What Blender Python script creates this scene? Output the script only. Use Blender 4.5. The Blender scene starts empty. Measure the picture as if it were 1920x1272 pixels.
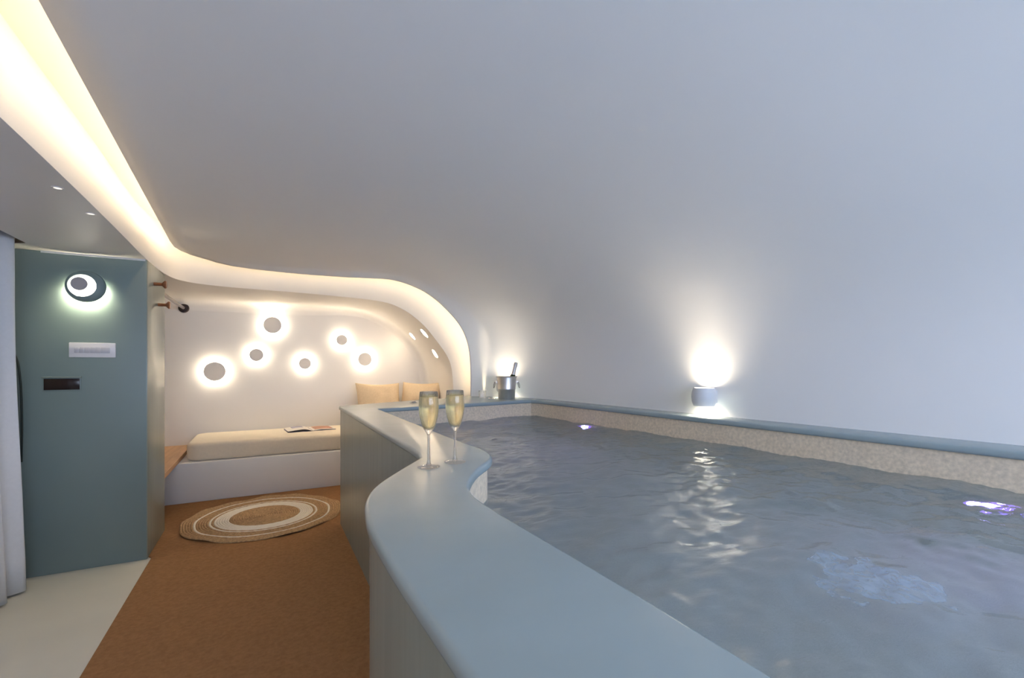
import bpy, bmesh, math, random
from mathutils import Vector, Matrix, noise
random.seed(4)
PI = math.pi
S = bpy.context.scene
C = S.collection

# ------------------------------------------------------------------ camera
cam = bpy.data.cameras.new('camera'); camo = bpy.data.objects.new('camera', cam); C.objects.link(camo)
cam.sensor_width = 36.0; cam.lens = 860 / 1920 * 36; cam.shift_y = 48 / 1920; cam.clip_start = 0.02
camo.location = (0, 0, 1.2); camo.rotation_euler = (PI / 2, 0, -math.radians(28.1))
S.camera = camo
# ------------------------------------------------------------------ world: soft blue daylight, enters through the window behind the camera, over the pool
w = bpy.data.worlds.new('daylight'); S.world = w; w.use_nodes = True
bg = w.node_tree.nodes['Background']; bg.inputs[0].default_value = (0.61, 0.745, 1.0, 1); bg.inputs[1].default_value = 10.2
for nm, loc, rot, sx, sy in (('window_portal', (1.075, -2.06, 1.5), (PI / 2, 0, 0), 3.35, 1.1),):
    l = bpy.data.lights.new(nm, 'AREA'); l.shape = 'RECTANGLE'; l.size = sx; l.size_y = sy; l.cycles.is_portal = True
    o = bpy.data.objects.new(nm, l); C.objects.link(o); o.location = loc; o.rotation_euler = rot
S.view_settings.view_transform = 'Standard'; S.view_settings.look = 'None'
S.view_settings.exposure = 0.0; S.view_settings.gamma = 1.0; S.view_settings.use_curve_mapping = False
S.cycles.max_bounces = 12; S.cycles.transmission_bounces = 10; S.cycles.transparent_max_bounces = 12
S.cycles.sample_clamp_indirect = 12.0

WARM = (1.0, 0.78, 0.50)
LED_POWER = 36.0

# ------------------------------------------------------------------ materials
def mat(name, col, rough=0.5, metal=0.0, var=0.0, vscale=6.0, bump=0.0, bscale=200.0, spec=0.5, emit=None, estr=0.0,
        trans=0.0, ior=1.45, stretch=None, coat=0.0, sheen=0.0):
    m = bpy.data.materials.new(name); m.use_nodes = True
    nt = m.node_tree; b = nt.nodes['Principled BSDF']
    b.inputs['Base Color'].default_value = (*col, 1); b.inputs['Roughness'].default_value = rough
    b.inputs['Metallic'].default_value = metal; b.inputs['Specular IOR Level'].default_value = spec
    b.inputs['Transmission Weight'].default_value = trans; b.inputs['IOR'].default_value = ior
    b.inputs['Coat Weight'].default_value = coat; b.inputs['Sheen Weight'].default_value = sheen
    if emit:
        b.inputs['Emission Color'].default_value = (*emit, 1); b.inputs['Emission Strength'].default_value = estr
    tc = nt.nodes.new('ShaderNodeTexCoord'); mp = nt.nodes.new('ShaderNodeMapping')
    nt.links.new(tc.outputs['Object'], mp.inputs[0])
    if stretch: mp.inputs['Scale'].default_value = stretch
    if var:
        n = nt.nodes.new('ShaderNodeTexNoise'); n.inputs['Scale'].default_value = vscale; n.inputs['Detail'].default_value = 5
        r = nt.nodes.new('ShaderNodeValToRGB'); nt.links.new(mp.outputs[0], n.inputs['Vector'])
        r.color_ramp.elements[0].position = 0.3; r.color_ramp.elements[1].position = 0.7
        r.color_ramp.elements[0].color = (*[c * (1 - var) for c in col], 1)
        r.color_ramp.elements[1].color = (*[min(1, c * (1 + var)) for c in col], 1)
        nt.links.new(n.outputs[0], r.inputs[0]); nt.links.new(r.outputs[0], b.inputs['Base Color'])
    if bump:
        n2 = nt.nodes.new('ShaderNodeTexNoise'); n2.inputs['Scale'].default_value = bscale; n2.inputs['Detail'].default_value = 3
        bp = nt.nodes.new('ShaderNodeBump'); bp.inputs['Strength'].default_value = bump; bp.inputs['Distance'].default_value = 0.003
        nt.links.new(mp.outputs[0], n2.inputs['Vector']); nt.links.new(n2.outputs[0], bp.inputs['Height'])
        nt.links.new(bp.outputs[0], b.inputs['Normal'])
    return m

M = {}
M['vault'] = mat('white_lime_paint', (0.81, 0.795, 0.785), 0.62, var=0.012, vscale=1.2, bump=0.04, bscale=9)
M['paint'] = mat('white_satin_paint', (0.83, 0.80, 0.775), 0.45, var=0.012, vscale=2, bump=0.04, bscale=12)
M['teal'] = mat('teal_plaster', (0.18, 0.235, 0.235), 0.42, var=0.05, vscale=1.6, bump=0.05, bscale=14)
M['tealside'] = mat('teal_brushed_plaster', (0.235, 0.27, 0.245), 0.27, var=0.05, vscale=3, bump=0.08, bscale=5, stretch=(10, 10, 0.6))
M['coping'] = mat('blue_grey_microcement', (0.285, 0.35, 0.365), 0.24, var=0.05, vscale=4, bump=0.05, bscale=16)
M['floor'] = mat('pale_microcement', (0.62, 0.60, 0.53), 0.45, var=0.03, vscale=3)
M['carpet'] = mat('brown_sisal', (0.31, 0.165, 0.078), 0.95, var=0.12, vscale=55, bump=0.9, bscale=420, spec=0.1)
M['stone'] = mat('beige_pool_render', (0.68, 0.57, 0.43), 0.75, var=0.14, vscale=70, bump=0.5, bscale=120)
M['fabric'] = mat('cream_linen', (0.84, 0.74, 0.59), 0.9, var=0.03, vscale=40, bump=0.15, bscale=500, spec=0.15, sheen=0.2)
M['pillow'] = mat('beige_linen', (0.62, 0.49, 0.34), 0.92, var=0.05, vscale=60, bump=0.2, bscale=500, spec=0.1)
M['curtain'] = mat('white_voile', (0.72, 0.73, 0.76), 0.9, var=0.02, vscale=60, bump=0.1, bscale=600, spec=0.1)
M['wood'] = mat('oak', (0.46, 0.27, 0.14), 0.5, var=0.16, vscale=3, stretch=(14, 1.2, 14), bump=0.05, bscale=30)
M['copper'] = mat('copper_wood', (0.27, 0.10, 0.04), 0.35, var=0.15, vscale=30)
M['steel'] = mat('brushed_steel', (0.70, 0.67, 0.64), 0.36, 1.0, var=0.05, vscale=30)
M['chrome'] = mat('chrome', (0.7, 0.7, 0.7), 0.1, 1.0)
M['rod'] = mat('grey_rod', (0.32, 0.29, 0.28), 0.35, 0.8)
M['dark'] = mat('dark_brown_metal', (0.035, 0.02, 0.016), 0.4, 0.3)
M['black'] = mat('black_gloss', (0.012, 0.004, 0.004), 0.18)
M['cord'] = mat('dark_green_cord', (0.012, 0.02, 0.017), 0.6)
M['plastic'] = mat('white_plastic', (0.78, 0.75, 0.77), 0.35)
M['plastic2'] = mat('grey_white_plastic', (0.60, 0.58, 0.61), 0.35)
M['disc'] = mat('white_metal_disc', (0.86, 0.82, 0.77), 0.6)
M['greydisc'] = mat('grey_metal_disc', (0.42, 0.38, 0.39), 0.4)
M['lampwhite'] = mat('white_lamp_body', (0.66, 0.67, 0.70), 0.4)
M['led'] = mat('led_warm', (0.9, 0.9, 0.9), 0.5, emit=WARM, estr=LED_POWER)
M['ring'] = mat('led_ring_glow', (0.9, 0.9, 0.9), 0.5, emit=(1.0, 0.86, 0.64), estr=95)
M['diffuser'] = mat('lamp_diffuser_glow', (0.9, 0.9, 0.9), 0.5, emit=(1.0, 0.93, 0.76), estr=5)
M['backglow'] = mat('lamp_back_glow', (0.9, 0.9, 0.9), 0.5, emit=(1.0, 0.88, 0.60), estr=300)
M['spotlens'] = mat('spot_lens_glow', (0.9, 0.9, 0.9), 0.5, emit=(1.0, 0.78, 0.52), estr=60.0)
M['soffitlens'] = mat('soffit_lens_glow', (0.9, 0.9, 0.9), 0.5, emit=(1.0, 0.9, 0.75), estr=1.2)
M['lens'] = mat('warm_lens_glow', (0.9, 0.9, 0.9), 0.5, emit=(1.0, 0.86, 0.64), estr=55)
M['poolled'] = mat('pool_led_glow', (0.9, 0.9, 0.9), 0.5, emit=(0.45, 0.36, 1.0), estr=120)
M['poolfringe'] = mat('pool_led_fringe_glow', (0.5, 0.4, 0.9), 0.5, emit=(0.36, 0.16, 1.0), estr=2.2)
M['jute'] = mat('jute_braid', (0.47, 0.31, 0.17), 0.95, var=0.28, vscale=70, bump=0.8, bscale=260, spec=0.1)
M['cream'] = mat('cream_cotton_braid', (0.88, 0.82, 0.72), 0.95, var=0.05, vscale=60, bump=0.5, bscale=260, spec=0.1)
M['paper'] = mat('paper', (0.72, 0.68, 0.64), 0.5)
M['print1'] = mat('printed_photo_blue', (0.30, 0.29, 0.40), 0.4, var=0.5, vscale=14)
M['print2'] = mat('printed_photo_clay', (0.42, 0.20, 0.13), 0.4, var=0.35, vscale=9)
M['glass'] = mat('clear_glass', (1, 1, 1), 0.0, trans=1.0, ior=1.45)
M['wine'] = mat('champagne', (0.98, 0.90, 0.56), 0.0, trans=1.0, ior=1.34)
M['foil'] = mat('silver_white_foil', (0.62, 0.58, 0.56), 0.35, 0.3)
M['bottle'] = mat('dark_green_glass', (0.02, 0.035, 0.015), 0.08)

def clear_mat(name, col, ior, tr):
    m = bpy.data.materials.new(name); m.use_nodes = True; nt = m.node_tree; N = nt.nodes; L = nt.links
    N.remove(N['Principled BSDF']); out = N['Material Output']
    g = N.new('ShaderNodeBsdfGlass'); g.inputs['IOR'].default_value = ior; g.inputs['Roughness'].default_value = 0; g.inputs['Color'].default_value = (*col, 1)
    t = N.new('ShaderNodeBsdfTransparent'); t.inputs['Color'].default_value = (*col, 1)
    x = N.new('ShaderNodeMixShader'); x.inputs[0].default_value = tr
    L.new(g.outputs[0], x.inputs[1]); L.new(t.outputs[0], x.inputs[2]); L.new(x.outputs[0], out.inputs['Surface'])
    return m
M['glass'] = clear_mat('clear_thin_glass', (1.0, 1.0, 1.0), 1.42, 0.45)
M['wine'] = clear_mat('pale_gold_wine', (1.0, 0.95, 0.76), 1.33, 0.30)
def water_mat():
    m = bpy.data.materials.new('pool_water'); m.use_nodes = True; nt = m.node_tree; N = nt.nodes; L = nt.links
    N.remove(N['Principled BSDF']); out = N['Material Output']
    tc = N.new('ShaderNodeTexCoord')
    n = N.new('ShaderNodeTexNoise'); n.inputs['Scale'].default_value = 20; n.inputs['Detail'].default_value = 4
    mp = N.new('ShaderNodeMapping'); mp.inputs['Rotation'].default_value = (0, 0, 0.5); mp.inputs['Scale'].default_value = (0.7, 1.6, 1)
    L.new(tc.outputs['Object'], mp.inputs[0]); L.new(mp.outputs[0], n.inputs['Vector'])
    bp = N.new('ShaderNodeBump'); bp.inputs['Strength'].default_value = 0.4; bp.inputs['Distance'].default_value = 0.008
    L.new(n.outputs[0], bp.inputs['Height'])
    gl = N.new('ShaderNodeBsdfGlass'); gl.inputs['IOR'].default_value = 1.33; gl.inputs['Roughness'].default_value = 0.0
    gl.inputs['Color'].default_value = (0.80, 0.92, 0.98, 1)
    df = N.new('ShaderNodeBsdfDiffuse'); df.inputs['Color'].default_value = (0.30, 0.385, 0.425, 1)
    L.new(bp.outputs[0], gl.inputs['Normal'])
    # turbid water: part of the light comes back from the suspended air bubbles
    gs = N.new('ShaderNodeBsdfGlossy'); gs.inputs['Roughness'].default_value = 0.01
    fr = N.new('ShaderNodeFresnel'); fr.inputs['IOR'].default_value = 1.33
    L.new(bp.outputs[0], gs.inputs['Normal']); L.new(bp.outputs[0], fr.inputs['Normal'])
    mx1 = N.new('ShaderNodeMixShader'); L.new(fr.outputs[0], mx1.inputs[0]); L.new(df.outputs[0], mx1.inputs[1]); L.new(gs.outputs[0], mx1.inputs[2])
    mx = N.new('ShaderNodeMixShader'); mx.inputs[0].default_value = 0.32
    L.new(gl.outputs[0], mx.inputs[1]); L.new(mx1.outputs[0], mx.inputs[2])
    # pale blue patch with a ragged, mottled edge mixed over the surface
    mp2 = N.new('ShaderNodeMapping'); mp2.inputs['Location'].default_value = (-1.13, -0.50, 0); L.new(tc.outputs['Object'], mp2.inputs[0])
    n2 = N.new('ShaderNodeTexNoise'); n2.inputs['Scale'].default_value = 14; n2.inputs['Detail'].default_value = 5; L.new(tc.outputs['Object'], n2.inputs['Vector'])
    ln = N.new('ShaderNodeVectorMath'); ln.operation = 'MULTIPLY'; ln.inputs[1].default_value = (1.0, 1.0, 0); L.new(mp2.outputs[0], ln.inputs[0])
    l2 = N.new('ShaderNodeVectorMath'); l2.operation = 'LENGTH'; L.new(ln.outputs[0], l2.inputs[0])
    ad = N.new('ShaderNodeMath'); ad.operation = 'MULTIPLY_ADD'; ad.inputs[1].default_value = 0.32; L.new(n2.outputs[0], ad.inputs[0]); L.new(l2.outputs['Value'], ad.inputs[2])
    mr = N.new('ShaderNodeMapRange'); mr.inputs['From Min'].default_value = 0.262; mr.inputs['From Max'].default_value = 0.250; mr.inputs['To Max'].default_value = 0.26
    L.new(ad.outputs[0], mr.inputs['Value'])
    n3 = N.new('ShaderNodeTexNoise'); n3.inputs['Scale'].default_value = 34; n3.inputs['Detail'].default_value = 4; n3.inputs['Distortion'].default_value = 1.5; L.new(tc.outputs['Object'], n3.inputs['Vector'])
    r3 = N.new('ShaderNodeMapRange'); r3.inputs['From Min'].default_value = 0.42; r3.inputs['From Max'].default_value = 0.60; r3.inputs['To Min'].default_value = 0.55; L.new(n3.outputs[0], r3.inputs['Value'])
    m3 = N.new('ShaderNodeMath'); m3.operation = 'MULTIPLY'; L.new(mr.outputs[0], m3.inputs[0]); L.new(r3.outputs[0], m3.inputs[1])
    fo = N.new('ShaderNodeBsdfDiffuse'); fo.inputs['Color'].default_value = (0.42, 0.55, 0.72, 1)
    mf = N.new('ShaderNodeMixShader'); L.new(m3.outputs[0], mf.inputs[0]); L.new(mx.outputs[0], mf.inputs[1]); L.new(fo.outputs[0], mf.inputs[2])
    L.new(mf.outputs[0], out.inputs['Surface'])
    return m
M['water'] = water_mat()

# ------------------------------------------------------------------ helpers
def link(name, me, m, parent=None, smooth=True, loc=None, rot=None):
    o = bpy.data.objects.new(name, me); C.objects.link(o)
    if m: me.materials.append(m)
    if smooth:
        for p in me.polygons: p.use_smooth = True
    if parent: o.parent = parent
    if loc: o.location = loc
    if rot: o.rotation_euler = rot
    return o
def pd(name, v, f, m, parent=None, smooth=True, **k):
    me = bpy.data.meshes.new(name); me.from_pydata([tuple(a) for a in v], [], f); me.update()
    return link(name, me, m, parent, smooth, **k)
def frombm(name, bm, m, parent=None, smooth=True, **k):
    bmesh.ops.recalc_face_normals(bm, faces=bm.faces)
    me = bpy.data.meshes.new(name); bm.to_mesh(me); bm.free()
    return link(name, me, m, parent, smooth, **k)
def autosmooth(o, ang=35):
    bm = bmesh.new(); bm.from_mesh(o.data)
    for e in bm.edges:
        if len(e.link_faces) == 2 and e.calc_face_angle(0) > math.radians(ang): e.smooth = False
    bm.to_mesh(o.data); bm.free(); return o
def empty(name, loc=(0, 0, 0), rot=(0, 0, 0)):
    o = bpy.data.objects.new(name, None); C.objects.link(o); o.location = loc; o.rotation_euler = rot
    o.empty_display_size = 0.05; return o
def tag(o, label, cat, group=None):
    o['label'] = label; o['category'] = cat
    if group: o['group'] = group
    return o
def struct(o, label=None):
    o['kind'] = 'structure'
    if label: o['label'] = label
    return o
def box(name, a, b, m, parent=None, bev=0.0, seg=2):
    bm = bmesh.new(); bmesh.ops.create_cube(bm, size=1)
    for v in bm.verts:
        v.co = Vector([(a[i] + b[i]) / 2 + v.co[i] * (b[i] - a[i]) for i in range(3)])
    if bev: bmesh.ops.bevel(bm, geom=bm.edges[:], offset=bev, segments=seg, affect='EDGES', profile=0.5)
    return autosmooth(frombm(name, bm, m, parent, smooth=bool(bev)))
def lathe(name, prof, m, parent=None, seg=40, loc=None, rot=None, sharp=35):
    v = []; f = []; n = len(prof)
    for i in range(seg):
        a = 2 * PI * i / seg
        for r, z in prof: v.append((r * math.cos(a), r * math.sin(a), z))
    for i in range(seg):
        j = (i + 1) % seg
        for k in range(n - 1): f.append((i * n + k, j * n + k, j * n + k + 1, i * n + k + 1))
    bm = bmesh.new(); me = bpy.data.meshes.new('t'); me.from_pydata(v, [], f); bm.from_mesh(me); bpy.data.meshes.remove(me)
    bmesh.ops.remove_doubles(bm, verts=bm.verts, dist=1e-6)
    bmesh.ops.dissolve_degenerate(bm, dist=1e-7, edges=bm.edges)
    return autosmooth(frombm(name, bm, m, parent, loc=loc, rot=rot), sharp)
def crom(P, n):
    """Catmull-Rom through the points P, n samples per span"""
    P = [Vector(p) for p in P]; out = []
    for i in range(len(P) - 1):
        p0 = P[max(i - 1, 0)]; p1 = P[i]; p2 = P[i + 1]; p3 = P[min(i + 2, len(P) - 1)]
        for k in range(n):
            t = k / n
            out.append(0.5 * ((2 * p1) + (p2 - p0) * t + (2 * p0 - 5 * p1 + 4 * p2 - p3) * t * t + (3 * p1 - p0 - 3 * p2 + p3) * t ** 3))
    out.append(P[-1]); return out
def tube(name, P, r, m, parent=None, seg=10, cyc=False):
    P = [Vector(p) for p in P]; v = []; f = []; n = len(P)
    up = Vector((0, 0, 1))
    for i, p in enumerate(P):
        t = (P[(i + 1) % n] - P[i - 1]) if cyc else (P[min(i + 1, n - 1)] - P[max(i - 1, 0)])
        t.normalize(); ref = up if abs(t.dot(up)) < 0.9 else Vector((1, 0, 0))
        a = t.cross(ref).normalized(); b = a.cross(t)
        for k in range(seg):
            w_ = 2 * PI * k / seg; v.append(p + (a * math.cos(w_) + b * math.sin(w_)) * r)
    for i in range(n if cyc else n - 1):
        j = (i + 1) % n
        for k in range(seg):
            l = (k + 1) % seg; f.append((i * seg + k, i * seg + l, j * seg + l, j * seg + k))
    if not cyc: f.append(tuple(range(seg))); f.append(tuple(range((n - 1) * seg, n * seg)))
    bm = bmesh.new(); me = bpy.data.meshes.new('t'); me.from_pydata([tuple(a) for a in v], [], f); bm.from_mesh(me); bpy.data.meshes.remove(me)
    return autosmooth(frombm(name, bm, m, parent), 50)
def grid(rows):
    n = len(rows[0]); v = [p for r in rows for p in r]
    f = [(i * n + k, i * n + k + 1, (i + 1) * n + k + 1, (i + 1) * n + k) for i in range(len(rows) - 1) for k in range(n - 1)]
    return v, f
def lerp1(x, T):
    if x <= T[0][0]: return T[0][1]
    for (a, b), (c, d) in zip(T, T[1:]):
        if x <= c: return b + (d - b) * (x - a) / (c - a)
    return T[-1][1]
def copytree(o, parent=None):
    c = o.copy(); C.objects.link(c)
    if parent: c.parent = parent
    for ch in list(o.children): copytree(ch, c)
    return c

# ------------------------------------------------------------------ shell dimensions
ZL = 0.889          # top of the pool coping
ZS = 1.846          # soffit over passage and niche
ZW = 0.748          # water level
YB = 5.60           # back wall of the niche
XW = -1.38          # window wall
YF = -2.0           # wall behind the camera
def x_right(y): return lerp1(y, [(YF, 2.86), (0.6, 2.57), (3.3, 2.24), (3.6, 2.19), (3.8, 2.12), (3.95, 2.04), (4.06, 1.95), (4.13, 1.84), (4.17, 1.765)])
def x_lip(y): return lerp1(y, [(YF, -0.337), (3.7, -0.562), (3.85, -0.56), (3.95, -0.535), (4.03, -0.49), (4.09, -0.42), (4.13, -0.34), (4.155, -0.24), (4.17, -0.1)])
def z_lip(y): return lerp1(y, [(YF, 2.124), (3.7, 2.02), (4.0, 2.01), (4.1, 1.998), (4.17, 1.967)])

# ------------------------------------------------------------------ floor, outer walls
struct(box('floor', (XW - 0.1, YF, -0.12), (3.1, YB + 0.1, 0.0), M['floor']), 'pale beige microcement floor')
cpo = [(-0.63, YF + 0.02), (0.49, YF + 0.02), (0.49, 3.62), (0.66, 3.70), (1.70, 4.12), (1.70, 4.798), (-1.3, 4.798), (-1.3, 4.09), (-0.66, 4.09), (-0.66, 3.6), (-0.63, 3.548)]
cp = pd('carpet', [(x, y, z) for z in (0.0, 0.008) for x, y in cpo], [tuple(range(11, 22)), tuple(range(10, -1, -1))] + [(i, (i + 1) % 11, 11 + (i + 1) % 11, 11 + i) for i in range(11)], M['carpet'], smooth=False)
tag(cp, 'brown sisal carpet running from the pale floor to the bench', 'carpet')
struct(box('wall_back', (XW - 0.1, YB, -0.12), (3.2, YB + 0.12, 2.9), M['paint']), 'white back wall behind the daybed')
wf = empty('wall_front'); struct(wf)
for a, b in (((XW - 0.1, YF - 0.12, -0.12), (-0.6, YF, 2.9)), ((2.75, YF - 0.12, -0.12), (3.2, YF, 2.9)), ((-0.6, YF - 0.12, -0.12), (2.75, YF, 0.95)), ((-0.6, YF - 0.12, 2.05), (2.75, YF, 2.9))):
    box('wall_panel', a, b, M['paint'], wf)
struct(box('wall_right', (3.0, YF - 0.12, -0.12), (3.12, YB, 2.9), M['paint']))
struct(box('ceiling', (XW - 0.3, YF - 0.12, 2.8), (3.2, YB + 0.12, 2.95), M['paint']))
struct(box('wall_left', (XW - 0.12, YF, -0.12), (XW, YB, 2.9), M['paint']))
wd = empty('window_1', (1.075, YF - 0.08, 0.95)); struct(wd)
for x in (-1.65, 0.0, 1.65): box('window_frame', (x - 0.025, -0.03, 0.0), (x + 0.025, 0.03, 1.1), M['plastic'], wd)
for z in (0.0, 1.05): box('window_frame', (-1.625, -0.03, z), (1.625, 0.03, z + 0.05), M['plastic'], wd)

# ------------------------------------------------------------------ vault (ceiling running down into the pool wall)
A = crom([(-0.1, 1.967), (0.229, 1.958), (0.604, 1.963), (0.85, 1.973), (1.001, 1.975), (1.147, 1.947), (1.293, 1.893), (1.415, 1.819), (1.539, 1.712),
          (1.643, 1.597), (1.71, 1.475), (1.749, 1.33), (1.763, 1.158), (1.765, 1.0), (1.765, 0.86)], 4)
A = [(p.x, p.y) for p in [Vector((q.x, q.y)) for q in [Vector((v.x, v.y)) for v in A]]]
xa0, xa1, za1 = A[0][0], A[-1][0], 0.86
NORM = [((x - xa0) / (xa1 - xa0), (z - za1) / (A[0][1] - za1)) for x, z in A]
ys = [YF + (3.2 - YF) * i / 26 for i in range(27)] + [3.3, 3.4, 3.5, 3.6, 3.7, 3.78, 3.85, 3.9, 3.95, 3.99, 4.03, 4.06, 4.09, 4.11, 4.13, 4.1425, 4.155, 4.1625, 4.17]
def vault_pt(y, a, b):
    xl, xr, zl = x_lip(y), x_right(y), z_lip(y)
    crown = 0.34 * min(1, max(0, (4.17 - y) / 3.5)) ** 1.0
    x = xl + a * (xr - xl); z = za1 + b * (zl - za1)
    return Vector((x, y, z + crown * math.sin(PI * min(1, a * 1.0)) ** 0.9 * max(0, b)))
rows = [[vault_pt(y, a, b) for a, b in NORM] for y in ys]
v, f = grid(rows)
vo = pd('ceiling', v, f, M['vault'])
struct(vo, 'smooth white vaulted ceiling curving down into the pool wall')
sd = vo.modifiers.new('thickness', 'SOLIDIFY'); sd.thickness = 0.022; sd.offset = 0
# ------------------------------------------------------------------ bulkhead band with arch (trim_1), soffit and niche (trim_2)
Bp = [(-.63, YF, ZS), (-.615, 0.5, ZS), (-.615, 1.8, ZS), (-.63, 2.7, ZS), (-.652, 3.5, ZS), (-.648, 3.95, ZS), (-.60, 4.26, ZS), (-.46, 4.42, ZS), (-.2, 4.485, 1.845), (.25, 4.5, 1.841), (.61, 4.5, 1.83), (.85, 4.5, 1.82),
      (1.024, 4.5, 1.8), (1.148, 4.5, 1.761), (1.271, 4.5, 1.694), (1.402, 4.5, 1.588), (1.531, 4.5, 1.44), (1.632, 4.5, 1.305), (1.685, 4.5, 1.183), (1.706, 4.5, 1.022), (1.712, 4.5, .80), (1.715, 4.5, .3)]
Fp = [(-.66, YF, 2.26), (-.665, 0.5, 2.24), (-.675, 1.8, 2.21), (-.685, 2.7, 2.2), (-.705, 3.4, 2.2), (-.69, 3.82, 2.2), (-.61, 4.12, 2.2), (-.46, 4.28, 2.2), (-.2, 4.37, 2.2), (.25, 4.39, 2.18), (.65, 4.39, 2.17), (.95, 4.39, 2.165),
      (1.2, 4.39, 2.14), (1.38, 4.39, 2.08), (1.54, 4.39, 1.98), (1.69, 4.39, 1.83), (1.82, 4.39, 1.64), (1.92, 4.39, 1.45), (1.98, 4.39, 1.26), (2.0, 4.39, 1.05), (2.0, 4.39, .80), (2.0, 4.39, .3)]
Gp = [(-.2, YF, 2.26), (-.25, 0.5, 2.24), (-.33, 1.8, 2.21), (-.35, 2.7, 2.21), (-.39, 3.4, 2.2), (-.40, 3.7, 2.2), (-.38, 3.85, 2.2), (-.27, 3.95, 2.2), (-.1, 3.98, 2.2), (.25, 3.98, 2.2), (.65, 3.98, 2.2), (.98, 3.98, 2.2),
      (1.25, 3.98, 2.18), (1.5, 3.98, 2.12), (1.72, 3.98, 2.02), (1.88, 3.98, 1.86), (2.0, 3.98, 1.66), (2.07, 3.98, 1.45), (2.1, 3.98, 1.26), (2.12, 3.98, 1.05), (2.13, 3.98, .80), (2.13, 3.98, .3)]
NS = 5
Bc, Fc, Gc = crom(Bp, NS), crom(Fp, NS), crom(Gp, NS)
rows = []
cen = Vector((0.6, 3.4, 1.2))
for t in (0, .12, .25, .4, .55, .7, .82, .9, .96, 1):
    r = []
    for a, b in zip(Fc, Bc):
        p = a.lerp(b, t); q = (cen - p); q.z *= 0.2; q.normalize()
        r.append(p + q * (0.035 * math.sin(PI * t) - 0.0) + Vector((0, 0, 0)))
    rows.append(r)
v, f = grid([[g for g in Gc]] + rows)
tr = pd('trim_1', v, f, M['paint']); autosmooth(tr, 55)
struct(tr, 'white cove-lit bulkhead sweeping from ceiling into arch')
# niche: arch extruded to the back wall
Cp = [(.31, 1.858), (.65, 1.862), (.84, 1.86), (1.055, 1.832), (1.185, 1.782), (1.335, 1.699), (1.48, 1.585), (1.58, 1.48), (1.676, 1.347), (1.758, 1.173), (1.79, 1.02), (1.812, .80), (1.82, .3)]
Cc = crom([(x, YB, z) for x, z in Cp], NS)
i0 = 9 * NS
Bn = Bc[i0:]
rows = []
ctr = Vector((0.35, YB, 1.15))
for t, y, ins in ((0, None, 0), (.02, None, 0), (.3, None, 0), (.6, None, 0), (.88, None, 0), (.94, None, 0.008), (.975, None, .03), (.995, None, .07), (1, None, .11)):
    r = []
    for a, b in zip(Bn, Cc):
        p = a.lerp(b, t); q = ctr - p; q.y = 0; q.normalize(); r.append(p + q * ins)
    rows.append(r)
v, f = grid(rows)
# flat soffit over passage, closet and niche
bm = bmesh.new()
vs = [bm.verts.new(p) for p in v]
for q in f: bm.faces.new([vs[i] for i in q])
poly = [Vector((p.x, p.y, p.z)) for p in Bc[:i0 + 1]]
strip_a = [bm.verts.new(p) for p in poly[:-1]] + [vs[0]]
YM = 4.95
nb = [k for k, p in enumerate(poly) if p.y < 3.6]
k1 = nb[-1]; left = []
for k, p in enumerate(poly):
    if p.y < 3.46: q = (-1.13, p.y, ZS)
    elif k <= k1: q = (XW, p.y, ZS)
    else:
        u = (k - k1) / (len(poly) - 1 - k1)
        q = (XW, p.y + (YM - p.y) * min(1, u / 0.2), ZS) if u < 0.2 else (XW + (0.276 - XW) * (u - 0.2) / 0.8, YM, ZS)
    left.append(bm.verts.new(q))
for k in range(len(strip_a) - 1): bm.faces.new((strip_a[k], left[k], left[k + 1], strip_a[k + 1]))
gx = [XW + (0.33 - XW) * i / 12 for i in range(13)]
grow = []
for y, dz in ((YM, 0), (5.25, 0.004), (5.46, 0.010), (5.53, 0.002), (5.573, -0.02), (5.594, -0.058), (YB - 0.001, -0.10)):
    grow.append([bm.verts.new((x, y, ZS + dz)) for x in gx])
for a in range(len(grow) - 1):
    for b in range(12): bm.faces.new((grow[a][b], grow[a][b + 1], grow[a + 1][b + 1], grow[a + 1][b]))
so = frombm('trim_2', bm, M['paint']); autosmooth(so, 50)
struct(so, 'white soffit and curved inner arch of the niche')
# the soffit's edge at the curtain pocket
struct(box('trim_3', (-1.13, YF, ZS + 0.001), (-1.10, 3.52, 2.4), M['paint']))

# cove LED strip
LP = [(x_lip(y) + 0.035, y, z_lip(y) + 0.085) for y in [YF + 0.1 + i * 0.3 for i in range(18)] if y < 3.5]
LP += [(-.525, 3.7, 2.105), (-.505, 3.9, 2.1), (-.41, 4.03, 2.095), (-.24, 4.10, 2.08), (-.02, 4.125, 2.06)]
NA = [Vector((x, 4.085, z)) for x, z in A]
for i in range(2, len(NA) - 1, 3):
    t = NA[i + 1] - NA[i - 1]; nrm = Vector((-t.z, 0, t.x)).normalized()
    p = NA[i] + nrm * 0.09; p.y = 4.125 + 0.075 * min(1, max(0, nrm.x) * 1.3)
    if p.x > 0.05: LP.append(p)
led = tube('led_strip', crom(LP, 3), 0.007, M['led'], seg=6)
tag(led, 'warm led strip hidden in the ceiling cove', 'led strip')

# ------------------------------------------------------------------ teal partition (end of the wardrobe)
wt = empty('wall_partition'); struct(wt, 'teal plastered partition wall at the passage end')
box('partition_front', (XW, 3.55, 0), (-0.655, 3.60, ZS), M['teal'], wt, 0.004)
box('partition_side', (-0.70, 3.552, 0), (-0.65, 4.09, ZS), M['tealside'], wt, 0.004)
box('partition_back', (XW, 4.03, 0), (-0.70, 4.085, ZS), M['teal'], wt)
box('shadow_gap_strip', (-1.13, 3.542, ZS - 0.010), (-0.66, 3.551, ZS), M['lampwhite'], wt)

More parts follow.
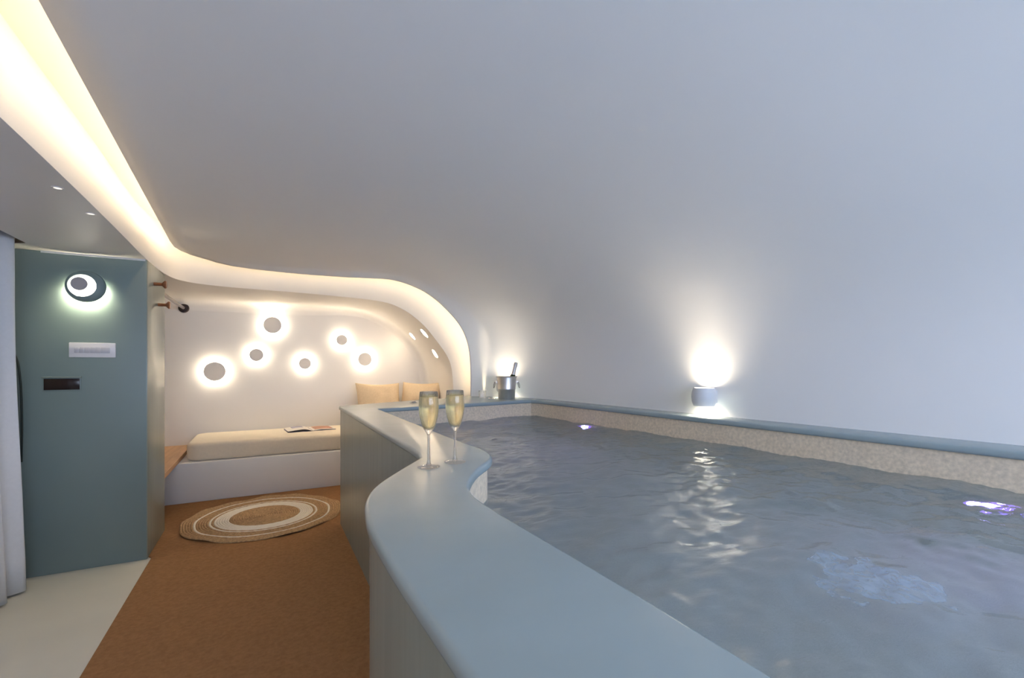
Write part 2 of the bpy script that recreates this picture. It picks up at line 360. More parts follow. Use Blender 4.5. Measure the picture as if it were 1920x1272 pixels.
# ------------------------------------------------------------------ pool: coping, outer wall, basin
outer = [(0.475, 3.64), (0.475, 3.0), (0.475, 2.3), (0.476, 1.72), (0.47, 1.585)]
outer += [(p.x, p.y) for p in crom([(0.452, 1.50, 0), (0.35, 1.362, 0), (0.25, 1.215, 0), (0.203, 1.10, 0), (0.183, 1.0, 0), (0.173, .90, 0), (0.171, .70, 0), (0.178, .42, 0), (0.185, 0, 0)], 5)]
outer += [(0.19, -0.8), (0.2, YF + 0.01)]
right_w = [(x_right(y) + 0.10, y) for y in (YF + 0.01, -0.8, 0.6, 1.5, 2.5, 3.3)] + [(2.28, 3.7), (2.2, 3.95), (2.08, 4.12), (1.95, 4.28), (1.80, 4.3)]
rear = [(1.62, 4.10), (1.43, 4.035), (1.05, 3.90), (0.67, 3.745), (0.53, 3.685)]
inner = [(0.69, 3.30), (0.69, 2.6), (0.69, 2.0), (0.695, 1.67)]
inner += [(p.x, p.y) for p in crom([(0.70, 1.56, 0), (0.693, 1.47, 0), (0.655, 1.37, 0), (0.55, 1.245, 0), (0.475, 1.125, 0), (0.44, 1.03, 0), (0.432, .89, 0), (0.44, .65, 0), (0.447, .42, 0), (0.45, 0, 0)], 5)]
inner += [(0.455, -0.8), (0.46, -1.6), (1.5, -1.6), (2.54, -1.6)]
def x_in(y): return 2.09 + 0.098 * (3.4 - y)
inner += [(x_in(y), y) for y in (-0.8, 0.0, 0.6, 1.2, 1.9, 2.6, 3.2)] + [(2.085, 3.42), (2.05, 3.485), (1.98, 3.49), (1.4, 3.405)]
OUT = outer + right_w + rear
def ring_fill(loops, z0, z1, bev=0.0, name='coping', m=None, parent=None):
    bm = bmesh.new(); es = []
    for lp in loops:
        vs = [bm.verts.new((x, y, z1)) for x, y in lp]
        es += [bm.edges.new((vs[i], vs[(i + 1) % len(vs)])) for i in range(len(vs))]
    r = bmesh.ops.triangle_fill(bm, edges=es, use_beauty=True, use_dissolve=False)
    faces = [g for g in r['geom'] if isinstance(g, bmesh.types.BMFace)]
    bmesh.ops.recalc_face_normals(bm, faces=bm.faces)
    if bm.faces and bm.faces[:][0].normal.z < 0: bmesh.ops.reverse_faces(bm, faces=bm.faces)
    e2 = bmesh.ops.extrude_face_region(bm, geom=bm.faces[:])
    nv = [g for g in e2['geom'] if isinstance(g, bmesh.types.BMVert)]
    for q in nv: q.co.z = z1
    # original faces become the bottom
    nvs = set(nv)
    for q in bm.verts:
        if q not in nvs: q.co.z = z0
    bmesh.ops.recalc_face_normals(bm, faces=bm.faces)
    if bev:
        ed = [e for e in bm.edges if len(e.link_faces) == 2 and e.calc_face_angle(0) > 1.0 and abs(e.verts[0].co.z - e.verts[1].co.z) < 1e-6]
        bmesh.ops.bevel(bm, geom=ed, offset=bev, segments=3, affect='EDGES', profile=0.5)
    return autosmooth(frombm(name, bm, m, parent), 40)
pool = empty('plunge_pool', (1.3, 1.0, 0))
tag(pool, 'indoor plunge pool with blue-grey coping and beige lining', 'pool')
inv = Matrix.Translation((-1.3, -1.0, 0))
def pp(o): o.data.transform(inv); o.parent = pool; return o
pp(ring_fill([OUT, inner], ZL - 0.030, ZL, 0.010, 'coping', M['coping']))
# outer wall: body below the coping, set back a few millimetres
def offs(loop, d):
    n = len(loop); r = []
    for i in range(n):
        a = Vector(loop[i - 1]); b = Vector(loop[i]); c = Vector(loop[(i + 1) % n])
        t = ((b - a).normalized() + (c - b).normalized()); t = t.normalized() if t.length > 1e-6 else (c - b).normalized()
        r.append((b.x - t.y * d, b.y + t.x * d))
    return r
basin_in = offs(inner, -0.016)
pp(ring_fill([offs(OUT, 0.010), offs(inner, -0.06)], 0.0, ZL - 0.028, 0, 'outer_wall', M['tealside']))
# basin lining
bm = bmesh.new(); lo = []; hi = []
for x, y in basin_in: lo.append(bm.verts.new((x, y, 0.03))); hi.append(bm.verts.new((x, y, ZL - 0.029)))
n = len(lo)
for i in range(n): bm.faces.new((lo[i], lo[(i + 1) % n], hi[(i + 1) % n], hi[i]))
bm.faces.new(lo)
bo = pp(frombm('basin_lining', bm, M['stone'])); autosmooth(bo, 40)
# waterline piece: pool inlet fittings are the underwater lamps, added below
# ------------------------------------------------------------------ water
def inside(x, y, P):
    c = False; n = len(P); j = n - 1
    for i in range(n):
        if (P[i][1] > y) != (P[j][1] > y) and x < (P[j][0] - P[i][0]) * (y - P[i][1]) / (P[j][1] - P[i][1]) + P[i][0]: c = not c
        j = i
    return c
WP = offs(inner, -0.028)
def wave(x, y):
    a = noise.noise(Vector((x * 3.2 + y * 1.0, y * 5.5 - x * 1.2, 0.3)))
    b = noise.noise(Vector((x * 7.5 - y * 3, y * 12 + x * 2, 4.7)))
    c = noise.noise(Vector((x * 17 + y * 6, y * 26 - x * 8, 9.1)))
    g = math.sin((x * 0.55 + y * 0.83) * 30 + 2.5 * noise.noise(Vector((x * 2, y * 2, 2))))
    return 0.0095 * a + 0.0085 * b + 0.0046 * c + 0.0006 * g
dx = 0.011; x0, x1, y0, y1 = 0.40, 2.62, -1.64, 3.54
nx = int((x1 - x0) / dx); ny = int((y1 - y0) / dx)
idx = {}; v = []; f = []
ins = {}
for j in range(ny + 1):
    for i in range(nx + 1): ins[i, j] = inside(x0 + i * dx, y0 + j * dx, WP)
def vid(i, j):
    if (i, j) not in idx:
        x = x0 + i * dx; y = y0 + j * dx; idx[i, j] = len(v); v.append((x, y, ZW + wave(x, y)))
    return idx[i, j]
for j in range(ny):
    for i in range(nx):
        if ins[i, j] or ins[i + 1, j] or ins[i, j + 1] or ins[i + 1, j + 1]:
            f.append((vid(i, j), vid(i + 1, j), vid(i + 1, j + 1), vid(i, j + 1)))
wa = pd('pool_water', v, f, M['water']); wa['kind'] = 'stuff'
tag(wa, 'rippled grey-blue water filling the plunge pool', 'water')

# ------------------------------------------------------------------ underwater lamps
def pool_lamp(x, y, z, ang, label):
    t = empty('pool_lamp', (x, y, z), (0, -PI / 2, ang)); tag(t, label, 'lamp', 'underwater pool lamps')
    lathe('bezel', [(0.05, 0.0), (0.062, 0.0), (0.062, 0.008), (0.055, 0.012), (0.048, 0.012), (0.048, 0.0)], M['steel'], t, 32)
    lathe('lens', [(0.0, 0.010), (0.025, 0.0095), (0.039, 0.008)], M['poolled'], t, 32)
    lathe('lens_fringe', [(0.039, 0.008), (0.052, 0.0125), (0.070, 0.009)], M['poolfringe'], t, 32)  # glowing ring added for the violet fringe of light around the lens
    return t
pool_lamp(x_in(2.84) + 0.013, 2.84, ZW - 0.17, 0.098, 'small violet underwater lamp glowing near the far pool corner')
pool_lamp(x_in(0.66) + 0.013, 0.66, ZW - 0.30, 0.098, 'bright violet-white underwater lamp at the right edge')

# ------------------------------------------------------------------ bench plinth, mattress, shelf
bp_ = box('bench_plinth', (XW, 4.80, 0), (1.74, YB - 0.002, 0.352), M['paint'], None, 0.012, 3)
tag(bp_, 'white built-in bench base under the cream mattress', 'bench')
def cushion(name, a, b, r, m, seg=5):
    bm = bmesh.new(); bmesh.ops.create_cube(bm, size=1)
    for q in bm.verts: q.co = Vector([(a[i] + b[i]) / 2 + q.co[i] * (b[i] - a[i]) for i in range(3)])
    ve = [e for e in bm.edges if abs(e.verts[0].co.z - e.verts[1].co.z) > 0.01]
    bmesh.ops.bevel(bm, geom=ve, offset=r * 3.2, segments=8, affect='EDGES', profile=0.5)
    he = [e for e in bm.edges if abs(e.verts[0].co.z - e.verts[1].co.z) < 1e-5 and len(e.link_faces) == 2 and e.calc_face_angle(0) > 1]
    bmesh.ops.bevel(bm, geom=he, offset=r, segments=seg, affect='EDGES', profile=0.5)
    return autosmooth(frombm(name, bm, m), 60)
mt = cushion('mattress', (-0.625, 4.825, 0.353), (1.72, 5.56, 0.512), 0.034, M['fabric'])
tag(mt, 'long cream mattress lying on the white bench', 'mattress')
ws = box('wooden_shelf', (XW, 4.09, 0.353), (-0.668, YB, 0.393), M['wood'], None, 0.003)
tag(ws, 'oak board shelf beside the mattress', 'shelf')

# clothes rail
cr = empty('clothes_rail', (-0.735, YB, 1.765), (PI / 2, 0, 0)); tag(cr, 'grey clothes rail with dark round wall flange', 'clothes rail')
lathe('flange', [(0, 0), (0.046, 0), (0.046, 0.010), (0.040, 0.016), (0.0, 0.018)], M['dark'], cr, 32)
lathe('socket', [(0, 0.016), (0.022, 0.016), (0.022, 0.04), (0.0, 0.04)], M['dark'], cr, 24)
lathe('rod', [(0, 0.02), (0.0145, 0.02), (0.0145, 1.513), (0, 1.513)], M['rod'], cr, 20)
# hooks
def hook(y, z, label):
    t = empty('wall_hook', (-0.65, y, z), (0, PI / 2, 0)); tag(t, label, 'hook', 'round copper coloured wall hooks')
    lathe('stem', [(0, 0), (0.0105, 0), (0.0105, 0.042), (0.014, 0.048), (0, 0.048)], M['copper'], t, 24)
    lathe('cap', [(0, 0.044), (0.012, 0.044), (0.0245, 0.056), (0.0255, 0.062), (0.022, 0.067), (0, 0.068)], M['copper'], t, 28)
hook(3.73, 1.725, 'upper copper coloured round hook on the teal partition')
hook(3.86, 1.605, 'lower copper coloured round hook on the teal partition')

# ------------------------------------------------------------------ disc lamps on the back wall
def disc_lamp(x, z, r, label):
    t = empty('disc_wall_lamp', (x, YB, z), (PI / 2, 0, 0)); tag(t, label, 'wall lamp', 'round halo wall lamps over the daybed')
    lathe('base', [(0, 0), (r * 0.55, 0), (r * 0.55, 0.010), (0, 0.010)], M['disc'], t, 32)
    lathe('led_ring', [(0, 0.010), (r * 0.80, 0.012), (r * 0.80, 0.028), (0, 0.031)], M['ring'], t, 48)
    lathe('disc', [(0, 0.032), (r * 0.97, 0.032), (r, 0.034), (r, 0.039), (r * 0.98, 0.041), (0, 0.041)], M['disc'], t, 56)
disc_lamp(-0.472, 1.13, 0.096, 'largest halo wall lamp, leftmost and above the mattress end')
disc_lamp(0.052, 1.625, 0.088, 'large halo wall lamp highest on the back wall')
disc_lamp(-0.10, 1.302, 0.066, 'small halo wall lamp between the two leftmost large ones')
disc_lamp(0.37, 1.212, 0.062, 'small halo wall lamp, lowest of the small ones')
disc_lamp(0.757, 1.482, 0.060, 'small halo wall lamp above the rightmost large one')
disc_lamp(1.013, 1.262, 0.078, 'large halo wall lamp above the left pillow')

# recessed spots in the arch side
def arch_spot(i, t, label, sc=1.0):
    k = int(i * NS); p = Bn[k].lerp(Cc[k], t)
    d1 = (Bn[k + 1] - Bn[k - 1]).normalized(); d2 = (Cc[k] - Bn[k]).normalized()
    nr = d1.cross(d2).normalized()
    if nr.dot(ctr - p) < 0: nr = -nr
    e = empty('arch_spot', p, nr.to_track_quat('Z', 'Y').to_euler()); tag(e, label, 'spotlight', 'recessed round spots in the arch side')
    lathe('trim_ring', [(0.056, -0.004), (0.066, -0.004), (0.066, 0.003), (0.060, 0.005), (0.056, 0.003)], M['paint'], e, 32)
    lathe('lens', [(0, 0.0035), (0.03, 0.0032), (0.058, 0.001)], M['spotlens'], e, 32)
arch_spot(6.4, 0.74, 'upper inner round spot set in the arch side')
arch_spot(6.4, 0.20, 'upper outer round spot set in the arch side')
arch_spot(8.0, 0.36, 'lower round spot set in the arch side')

# ------------------------------------------------------------------ teal wall lamp, switches, display
tl = empty('ring_wall_lamp', (-0.93, 3.55, 1.655), (PI / 2, 0, 0)); tag(tl, 'teal ring wall lamp with bright centre on the partition', 'wall lamp')
lathe('base', [(0, 0), (0.045, 0), (0.045, 0.03), (0, 0.03)], M['teal'], tl, 32)
bgm = bmesh.new()    # lower arc of the hidden led
v = []; f = []
K = 30
for i in range(K + 1):
    a = -PI * 0.97 + PI * 0.94 * i / K
    for r, z in ((0.062, 0.006), (0.074, 0.006), (0.074, 0.018), (0.062, 0.018)): v.append((r * math.cos(a), r * math.sin(a), z))
for i in range(K):
    for k in range(4): f.append((i * 4 + k, i * 4 + (k + 1) % 4, i * 4 + 4 + (k + 1) % 4, i * 4 + 4 + k))
bgm.free()
pd('back_led', v, f, M['backglow'], tl)
# eccentric ring dish
v = []; f = []; K = 64
for i in range(K):
    a = 2 * PI * i / K; ca, sa = math.cos(a), math.sin(a)
    hx, hy = -0.012 + 0.064 * ca, 0.002 + 0.064 * sa
    ox, oy = 0.092 * ca, 0.092 * sa
    mx_, my_ = (hx * 0.25 + ox * 0.75), (hy * 0.25 + oy * 0.75)
    v += [(ox, oy, 0.026), (ox * 1.0, oy, 0.032), (mx_, my_, 0.045), (hx, hy, 0.050), (hx, hy, 0.022), (ox * 0.9, oy * 0.9, 0.022)]
for i in range(K):
    j = (i + 1) % K
    for k in range(6): f.append((i * 6 + k, j * 6 + k, j * 6 + (k + 1) % 6, i * 6 + (k + 1) % 6))
autosmooth(pd('ring_dish', v, f, M['teal'], tl), 50)
o = lathe('diffuser', [(0, 0.036), (0.0635, 0.036), (0.0635, 0.030), (0, 0.030)], M['diffuser'], tl, 48); o.location = (-0.012, 0.002, 0)
o = lathe('centre_disc', [(0, 0.037), (0.030, 0.037), (0.037, 0.055), (0.038, 0.058), (0.036, 0.060), (0, 0.060)], M['greydisc'], tl, 40); o.location = (-0.022, 0.010, 0)

sp = empty('switch_plate', (-0.905, 3.55, 1.285), (PI / 2, 0, 0)); tag(sp, 'white switch plate with a row of rockers on partition', 'switch')
box('plate', (-0.105, -0.043, 0), (0.105, 0.043, 0.010), M['plastic'], sp, 0.003)
for i in range(5):
    xx = -0.080 + i * 0.0235
    box('rocker', (xx, -0.017, 0.010), (xx + 0.022, 0.017, 0.014), M['plastic2'], sp, 0.0012)
box('blank_module', (0.0375, -0.017, 0.010), (0.080, 0.017, 0.0125), M['plastic2'], sp, 0.001)
dp = empty('card_reader', (-1.04, 3.55, 1.088), (PI / 2, 0, 0)); tag(dp, 'dark recessed panel with teal frame below the switches', 'panel')
box('frame', (-0.083, -0.040, 0), (0.083, 0.043, 0.006), M['teal'], dp, 0.002)
box('top_lip', (-0.085, 0.036, 0.0), (0.085, 0.042, 0.018), M['tealside'], dp, 0.002)
box('dark_panel', (-0.077, -0.033, 0.006), (0.077, 0.031, 0.009), M['black'], dp, 0.001)

# ------------------------------------------------------------------ curtain and cord
v = []; f = []
NYc = 150; NZc = 14
for j in range(NZc + 1):
    z = 0.012 + (2.35 - 0.012) * j / NZc; k = j / NZc
    for i in range(NYc + 1):
        y = 2.45 + (3.40 - 2.45) * i / NYc
        amp = 0.050 * (1 - 0.35 * k)
        x = -1.18 - 0.04 * k + amp * math.sin(y * 46 + 0.35 * math.sin(z * 2.2) + 0.7 * math.sin(y * 13)) + 0.012 * math.sin(y * 21 + 1)
        v.append((x, y + 0.015 * math.sin(z * 3 + y * 40), z))
for j in range(NZc):
    for i in range(NYc):
        a = j * (NYc + 1) + i; f.append((a, a + 1, a + NYc + 2, a + NYc + 1))
cu = empty('curtain', (0, 0, 0)); tag(cu, 'white floor-length curtain gathered beside the teal partition', 'curtain')
o = pd('curtain_cloth', v, f, M['curtain'], cu); md = o.modifiers.new('thick', 'SOLIDIFY'); md.thickness = 0.003
tube('curtain_track', [(-1.25, -1.5, 2.36), (-1.25, 3.42, 2.36)], 0.012, M['plastic'], cu, 8)
co = tube('tieback_cord', crom([(-1.20, 3.52, 0.66), (-1.195, 3.51, 0.9), (-1.20, 3.505, 1.12), (-1.225, 3.51, 1.26), (-1.30, 3.52, 1.36)], 8), 0.005, M['cord'])
tag(co, 'dark cord hanging between curtain and teal partition', 'cord')

# ------------------------------------------------------------------ wall lamps over the pool ledge
def updown(x, y, z, ang, label, power):
    t = empty('up_down_wall_lamp', (x, y, z), (0, 0, ang)); tag(t, label, 'wall lamp', 'white drum wall lamps throwing light up and down')
    lathe('body', [(0.050, 0.040), (0.054, 0.054), (0.060, 0.054), (0.069, 0.030), (0.072, 0.0), (0.069, -0.030), (0.060, -0.054), (0.054, -0.054), (0.050, -0.040), (0.050, 0.040)], M['lampwhite'], t, 40, sharp=40)
    box('wall_mount', (0.045, -0.045, -0.04), (0.115, 0.045, 0.04), M['lampwhite'], t, 0.006)
    for s in (1, -1):
        o = lathe('lens', [(0, 0.030), (0.049, 0.030), (0.049, 0.027), (0, 0.027)], M['lens'], t, 32)
        if s < 0: o.rotation_euler = (PI, 0, 0)
        l = bpy.data.lights.new('lamp_beam', 'SPOT'); l.energy = power * (1 if s > 0 else 0.7); l.color = (1.0, 0.87, 0.68); l.spot_size = math.radians(112); l.spot_blend = 0.9; l.shadow_soft_size = 0.03
        lo_ = bpy.data.objects.new('lamp_beam', l); C.objects.link(lo_); lo_.parent = t; lo_.location = (0.0, 0, 0.034 * s)
        d = Vector((0.35 if s > 0 else 0.1, 0, s)); lo_.rotation_euler = d.to_track_quat('-Z', 'Y').to_euler()
    return t
yl = 1.90; updown(x_right(yl) - 0.080, yl, 1.005, 0.12, 'white drum wall lamp glowing up and down above the pool edge', 7.0)
updown(1.972, 3.865, 1.0, 0.55, 'white drum wall lamp hidden behind the champagne bucket', 3.0)
ul = empty('ledge_uplight', (1.868, 4.082, ZL)); tag(ul, 'small round uplight set in the ledge beside the arch', 'spotlight')
lathe('bezel', [(0.018, 0), (0.028, 0), (0.028, 0.004), (0.022, 0.006), (0.018, 0.003)], M['steel'], ul, 24)
lathe('lens', [(0, 0.003), (0.019, 0.002)], M['soffitlens'], ul, 24)
l = bpy.data.lights.new('uplight_beam', 'SPOT'); l.energy = 14; l.color = (1, .82, .5); l.spot_size = math.radians(17); l.spot_blend = 0.8; l.shadow_soft_size = 0.01
lo_ = bpy.data.objects.new('uplight_beam', l); C.objects.link(lo_); lo_.parent = ul; lo_.location = (0, 0, 0.012)
lo_.rotation_euler = Vector((0.03, 0.03, 1)).to_track_quat('-Z', 'Y').to_euler()

# ------------------------------------------------------------------ champagne flutes
def flute(x, y, label, ang):
    t = empty('champagne_flute', (x, y, ZL), (0, 0, ang)); tag(t, label, 'glass', 'champagne flutes on the pool ledge')
    bowl_o = [(0.0045, 0.098), (0.0075, 0.104), (0.0140, 0.113), (0.0205, 0.126), (0.0260, 0.145), (0.0298, 0.167), (0.0302, 0.187), (0.0290, 0.207), (0.0272, 0.2285)]
    bowl_i = [(0.0266, 0.2292), (0.0262, 0.2285), (0.0280, 0.207), (0.0291, 0.187), (0.0287, 0.167), (0.0249, 0.146), (0.0190, 0.1285), (0.0120, 0.118), (0.005, 0.1145), (0, 0.114)]
    lathe('bowl', [(0, 0.0975)] + bowl_o + bowl_i, M['glass'], t, 48, sharp=70)
    lathe('stem', [(0, 0.006), (0.0085, 0.006), (0.0065, 0.012), (0.0047, 0.022), (0.0040, 0.045), (0.0038, 0.075), (0.0045, 0.0974), (0, 0.0974)], M['glass'], t, 32, sharp=70)
    lathe('foot', [(0, 0.0004), (0.032, 0.0004), (0.0345, 0.0015), (0.0345, 0.0025), (0.028, 0.0042), (0.014, 0.0055), (0.0, 0.0059)], M['glass'], t, 48, sharp=70)
    lathe('champagne', [(0, 0.1143), (0.005, 0.1148), (0.0118, 0.1183), (0.0188, 0.1287), (0.0247, 0.146), (0.0285, 0.167), (0.0289, 0.187), (0.0279, 0.2055), (0.0276, 0.2155), (0.0270, 0.2148), (0, 0.2148)], M['wine'], t, 48, sharp=50)
flute(0.432, 1.345, 'filled champagne flute, the left and nearer of the two', 0.0)
flute(0.527, 1.372, 'filled champagne flute, the right and farther of the two', 0.8)

# ------------------------------------------------------------------ ice bucket and bottle
bk = empty('ice_bucket', (1.915, 3.69, ZL)); tag(bk, 'steel ice bucket with ring handles on the pool ledge', 'bucket')
lathe('body', [(0, 0.001), (0.074, 0.001), (0.0765, 0.005), (0.0785, 0.085), (0.0815, 0.088), (0.0815, 0.093), (0.081, 0.096), (0.089, 0.196), (0.096, 0.199), (0.097, 0.203), (0.094, 0.206), (0.089, 0.203), (0.078, 0.096), (0.072, 0.010), (0, 0.008)], M['steel'], bk, 56, sharp=50)
rv = Vector((math.cos(math.radians(28.1)), -math.sin(math.radians(28.1)), 0))
for s in (-1, 1):
    c0 = rv * s
    hm = box('handle_mount', (-0.012, -0.012, 0.140), (0.012, 0.012, 0.164), M['steel'], bk, 0.004); hm.location = c0 * 0.094
    hm.rotation_euler = (0, 0, -math.radians(28.1))
    P = [c0 * (0.104 + 0.006 * (1 - math.cos(a))) + Vector((0, 0, 0.128 + 0.027 * math.cos(a))) + Vector((-rv.y, rv.x, 0)) * 0.022 * math.sin(a) + c0 * 0.006 * math.sin(a) for a in [2 * PI * i / 24 for i in range(24)]]
    rh = tube('ring_handle', P, 0.0032, M['rod'], hm, 8, cyc=True); rh.matrix_parent_inverse = (Matrix.Translation(hm.location) @ hm.rotation_euler.to_matrix().to_4x4()).inverted()
bt = empty('champagne_bottle', (1.925, 3.685, ZL + 0.014), (0.0, 0, 0)); tag(bt, 'dark champagne bottle with silver foil neck leaning in the bucket', 'bottle')
ax = (rv * 0.235 + Vector((0, 0, 1))).normalized(); bt.rotation_euler = ax.to_track_quat('Z', 'Y').to_euler()
lathe('bottle_body', [(0, 0), (0.038, 0.0), (0.041, 0.006), (0.041, 0.135), (0.036, 0.165), (0.026, 0.195), (0.0195, 0.214), (0.0, 0.214)], M['bottle'], bt, 40)
lathe('foil_neck', [(0.0, 0.212), (0.0205, 0.212), (0.0165, 0.245), (0.0150, 0.283), (0.0175, 0.286), (0.0180, 0.300), (0.0165, 0.318), (0.012, 0.325), (0, 0.326)], M['foil'], bt, 32)

# tumbler and buttons
tb = lathe('glass_tumbler', [(0, 0.0005), (0.030, 0.0005), (0.033, 0.004), (0.036, 0.068), (0.0345, 0.069), (0.0315, 0.012), (0.0, 0.010)], M['glass'], None, 40, loc=(1.765, 3.89, ZL), sharp=60)
tag(tb, 'small clear glass tumbler on the ledge beside the bucket', 'glass')
for (x, y, lab) in ((1.80, 3.77, 'chrome spa button on the ledge beside the bucket'), (1.05, 3.66, 'chrome spa button on the ledge before the pillows')):
    e = empty('spa_button', (x, y, ZL)); tag(e, lab, 'button', 'chrome spa buttons on the ledge')
    lathe('bezel', [(0, 0), (0.030, 0), (0.031, 0.003), (0.026, 0.007), (0.018, 0.007), (0.018, 0.004), (0, 0.004)], M['chrome'], e, 32)
    lathe('push_cap', [(0, 0.004), (0.016, 0.004), (0.016, 0.010), (0.013, 0.013), (0, 0.014)], M['rod'], e, 24)

# ------------------------------------------------------------------ pillows
def pillow(loc, wx, hz, th, rot, label, seed):
    n = 26; v = []; f = []; rnd = random.Random(seed)
    def P(i, j, s):
        a, b = -1 + 2 * i / n, -1 + 2 * j / n
        fa, fb = 1 - abs(a) ** 2.6, 1 - abs(b) ** 2.6
        k = max(0, fa * fb) ** 0.55
        px_ = a * wx / 2 * (1 - 0.07 * (1 - b * b)); pz_ = b * hz / 2 * (1 - 0.09 * (1 - a * a))
        nz = noise.noise(Vector((a * 2.1, b * 2.1, seed + s))) * 0.012 * k
        return (px_, s * (k * th / 2 + 0.003) + nz, pz_)
    for s in (1, -1):
        for j in range(n + 1):
            for i in range(n + 1): v.append(P(i, j, s))
    o2 = (n + 1) ** 2
    for j in range(n):
        for i in range(n):
            a = j * (n + 1) + i
            f.append((a, a + 1, a + n + 2, a + n + 1)); f.append((o2 + a, o2 + a + n + 1, o2 + a + n + 2, o2 + a + 1))
    for i in range(n):
        for a, b in ((i, i + 1), (n * (n + 1) + i, n * (n + 1) + i + 1), (i * (n + 1), (i + 1) * (n + 1)), (i * (n + 1) + n, (i + 1) * (n + 1) + n)):
            f.append((a, b, o2 + b, o2 + a))
    bm = bmesh.new(); me = bpy.data.meshes.new('t'); me.from_pydata(v, [], f); bm.from_mesh(me); bpy.data.meshes.remove(me)
    o = frombm('pillow', bm, M['pillow'], loc=loc, rot=rot)
    return tag(o, label, 'pillow', 'beige pillows on the daybed')
pillow((1.13, 5.34, 0.752), 0.50, 0.50, 0.16, (-0.36, 0.02, 0.03), 'beige linen pillow, the left one leaning on back wall', 1)
pillow((1.56, 5.20, 0.756), 0.50, 0.50, 0.15, (-0.32, 0.0, -0.75), 'beige linen pillow in the corner behind the other', 7)

# ------------------------------------------------------------------ magazine
mg = empty('magazine', (0.40, 5.30, 0.514), (0, 0, 0.10)); tag(mg, 'open magazine with printed photos lying on the mattress', 'magazine')
def page(side, name, h):
    n = 12; v = []; f = []
    for j in (0, 1):
        for s in (0, 1):
            for i in range(n + 1):
                u = i / n; x = side * (0.004 + 0.225 * u)
                z = h * (math.sin(min(1, u * 1.9) * PI * 0.5) * (1 - 0.75 * u)) + 0.004
                v.append((x, -0.15 + 0.30 * j + 0.05 * side * 0, 0.0 if s == 0 and False else (z - (0.004 if s == 0 else 0))))
    w_ = n + 1
    for i in range(n):
        f += [(w_ + i, w_ + i + 1, 3 * w_ + i + 1, 3 * w_ + i), (i, 2 * w_ + i, 2 * w_ + i + 1, i + 1), (i, i + 1, w_ + i + 1, w_ + i), (2 * w_ + i, 3 * w_ + i, 3 * w_ + i + 1, 2 * w_ + i + 1)]
    f += [(0, w_, 3 * w_, 2 * w_), (n, 2 * w_ + n, 3 * w_ + n, w_ + n)]
    bm = bmesh.new(); me = bpy.data.meshes.new('t'); me.from_pydata(v, [], f); bm.from_mesh(me); bpy.data.meshes.remove(me)
    return autosmooth(frombm(name, bm, M['paper'], mg), 40)
def photo(side, h, u0, u1, ya, yb, m, pg):
    n = 10; v = []
    for y in (ya, yb):
        for i in range(n + 1):
            u = u0 + (u1 - u0) * i / n; x = side * (0.004 + 0.225 * u)
            v.append((x, y, h * (math.sin(min(1, u * 1.9) * PI * 0.5) * (1 - 0.75 * u)) + 0.0048))
    pd('printed_photo', v, [(i, i + 1, n + 2 + i, n + 1 + i) for i in range(n)], m, pg)
pgl = page(-1, 'left_page', 0.035); pgr = page(1, 'right_page', 0.012)
box('cover', (-0.232, -0.152, -0.001), (0.232, 0.152, 0.0008), M['print1'], mg)
photo(-1, 0.035, 0.25, 0.75, 0.0, 0.13, M['print1'], pgl); photo(1, 0.012, 0.12, 0.92, -0.11, 0.13, M['print2'], pgr)

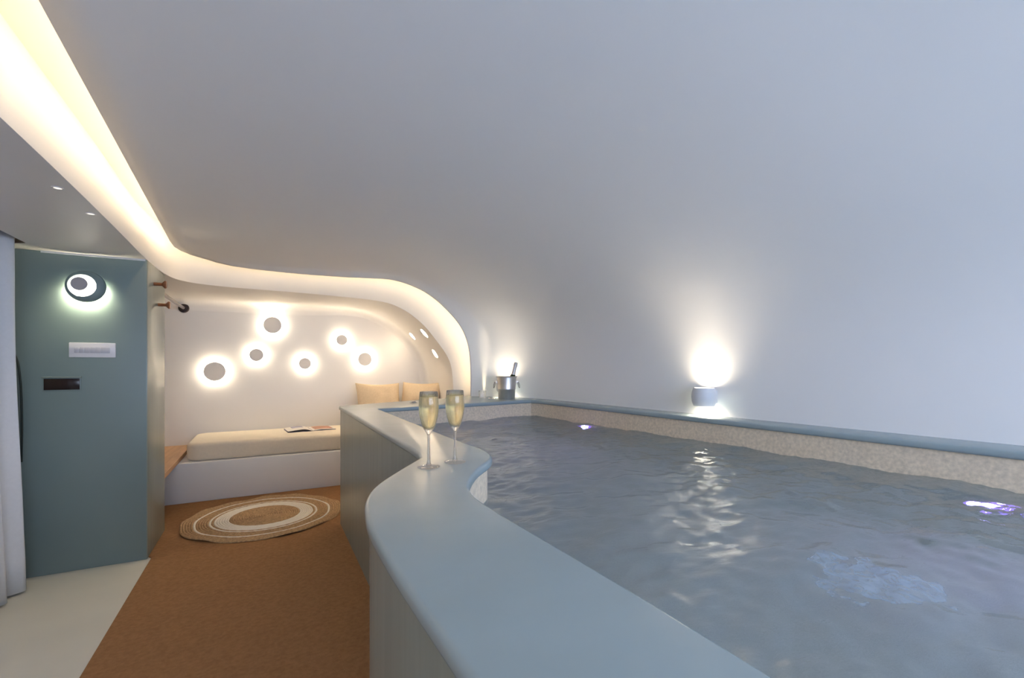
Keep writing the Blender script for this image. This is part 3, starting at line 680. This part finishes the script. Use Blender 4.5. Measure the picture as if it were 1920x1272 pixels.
# ------------------------------------------------------------------ rug of braided coils
rg = empty('round_rug', (-0.01, 4.10, 0.008)); tag(rg, 'round braided jute rug with cream rings on the carpet', 'rug')
R = 0.555; NC = 34; cw = R / NC
bands = [('jute_centre', 0, 0.445, 'jute'), ('cream_band', 0.445, 0.625, 'cream'), ('jute_ring', 0.625, 0.655, 'jute'), ('cream_line', 0.655, 0.685, 'cream'),
         ('jute_band', 0.685, 0.82, 'jute'), ('cream_line', 0.82, 0.85, 'cream'), ('jute_border', 0.85, 1.01, 'jute')]
def rugz(r, a):
    e = max(0, (r / R - 0.82)) / 0.18
    return 0.010 * e * (0.5 + 0.5 * math.sin(a * 5 + 1.3)) + 0.004 * e * math.sin(a * 13)
K = 144
for nm, a0, a1, mm in bands:
    v = []; f = []
    for c in range(NC):
        rc = (c + 0.5) * cw
        if not (a0 <= rc / R < a1): continue
        base = len(v); sec = 5
        for i in range(K):
            a = 2 * PI * i / K
            for s in range(sec):
                q = PI * s / (sec - 1); rr = rc + math.cos(q) * cw * 0.54
                br = 1 + 0.05 * math.sin(a * 60 * (rc / R) + c)
                wob = 0.006 * max(0, rc / R - 0.7) / 0.3 * math.sin(a * 9 + 0.6 * math.sin(a * 4))
                v.append(((rr + wob) * math.cos(a), (rr + wob) * math.sin(a), 0.001 + math.sin(q) * 0.011 * br + rugz(rc, a)))
        for i in range(K):
            j = (i + 1) % K
            for s in range(sec - 1): f.append((base + i * sec + s, base + i * sec + s + 1, base + j * sec + s + 1, base + j * sec + s))
    if v:
        bm = bmesh.new(); me = bpy.data.meshes.new('t'); me.from_pydata(v, [], f); bm.from_mesh(me); bpy.data.meshes.remove(me)
        frombm(nm, bm, M[mm], rg)

# ------------------------------------------------------------------ tiny recessed lamps in the passage soffit; third is an added unseen fill
for (x, y, lab) in ((-0.665, 2.58, 'tiny recessed lamp in soffit, the one nearer the partition'), (-0.675, 2.26, 'tiny recessed lamp in soffit, the one nearer the viewer'), (-0.80, 0.6, 'unseen soffit lamp added beside the viewer as warm fill')):
    e = empty('soffit_lamp', (x, y, ZS), (PI, 0, 0)); tag(e, lab, 'lamp', 'tiny soffit lamps')
    lathe('bezel', [(0.012, 0), (0.018, 0), (0.018, 0.002), (0.012, 0.002)], M['plastic'], e, 20)
    lathe('lens', [(0, 0.0015), (0.0125, 0.0012)], M['soffitlens'], e, 20)
    l = bpy.data.lights.new('soffit_beam', 'SPOT'); l.energy = 6; l.color = (1.0, 0.80, 0.58); l.spot_size = math.radians(140); l.spot_blend = 1.0; l.shadow_soft_size = 0.03
    lo_ = bpy.data.objects.new('soffit_beam', l); C.objects.link(lo_); lo_.parent = e; lo_.location = (-0.05, 0, 0.02); lo_.rotation_euler = (PI, 0, 0)
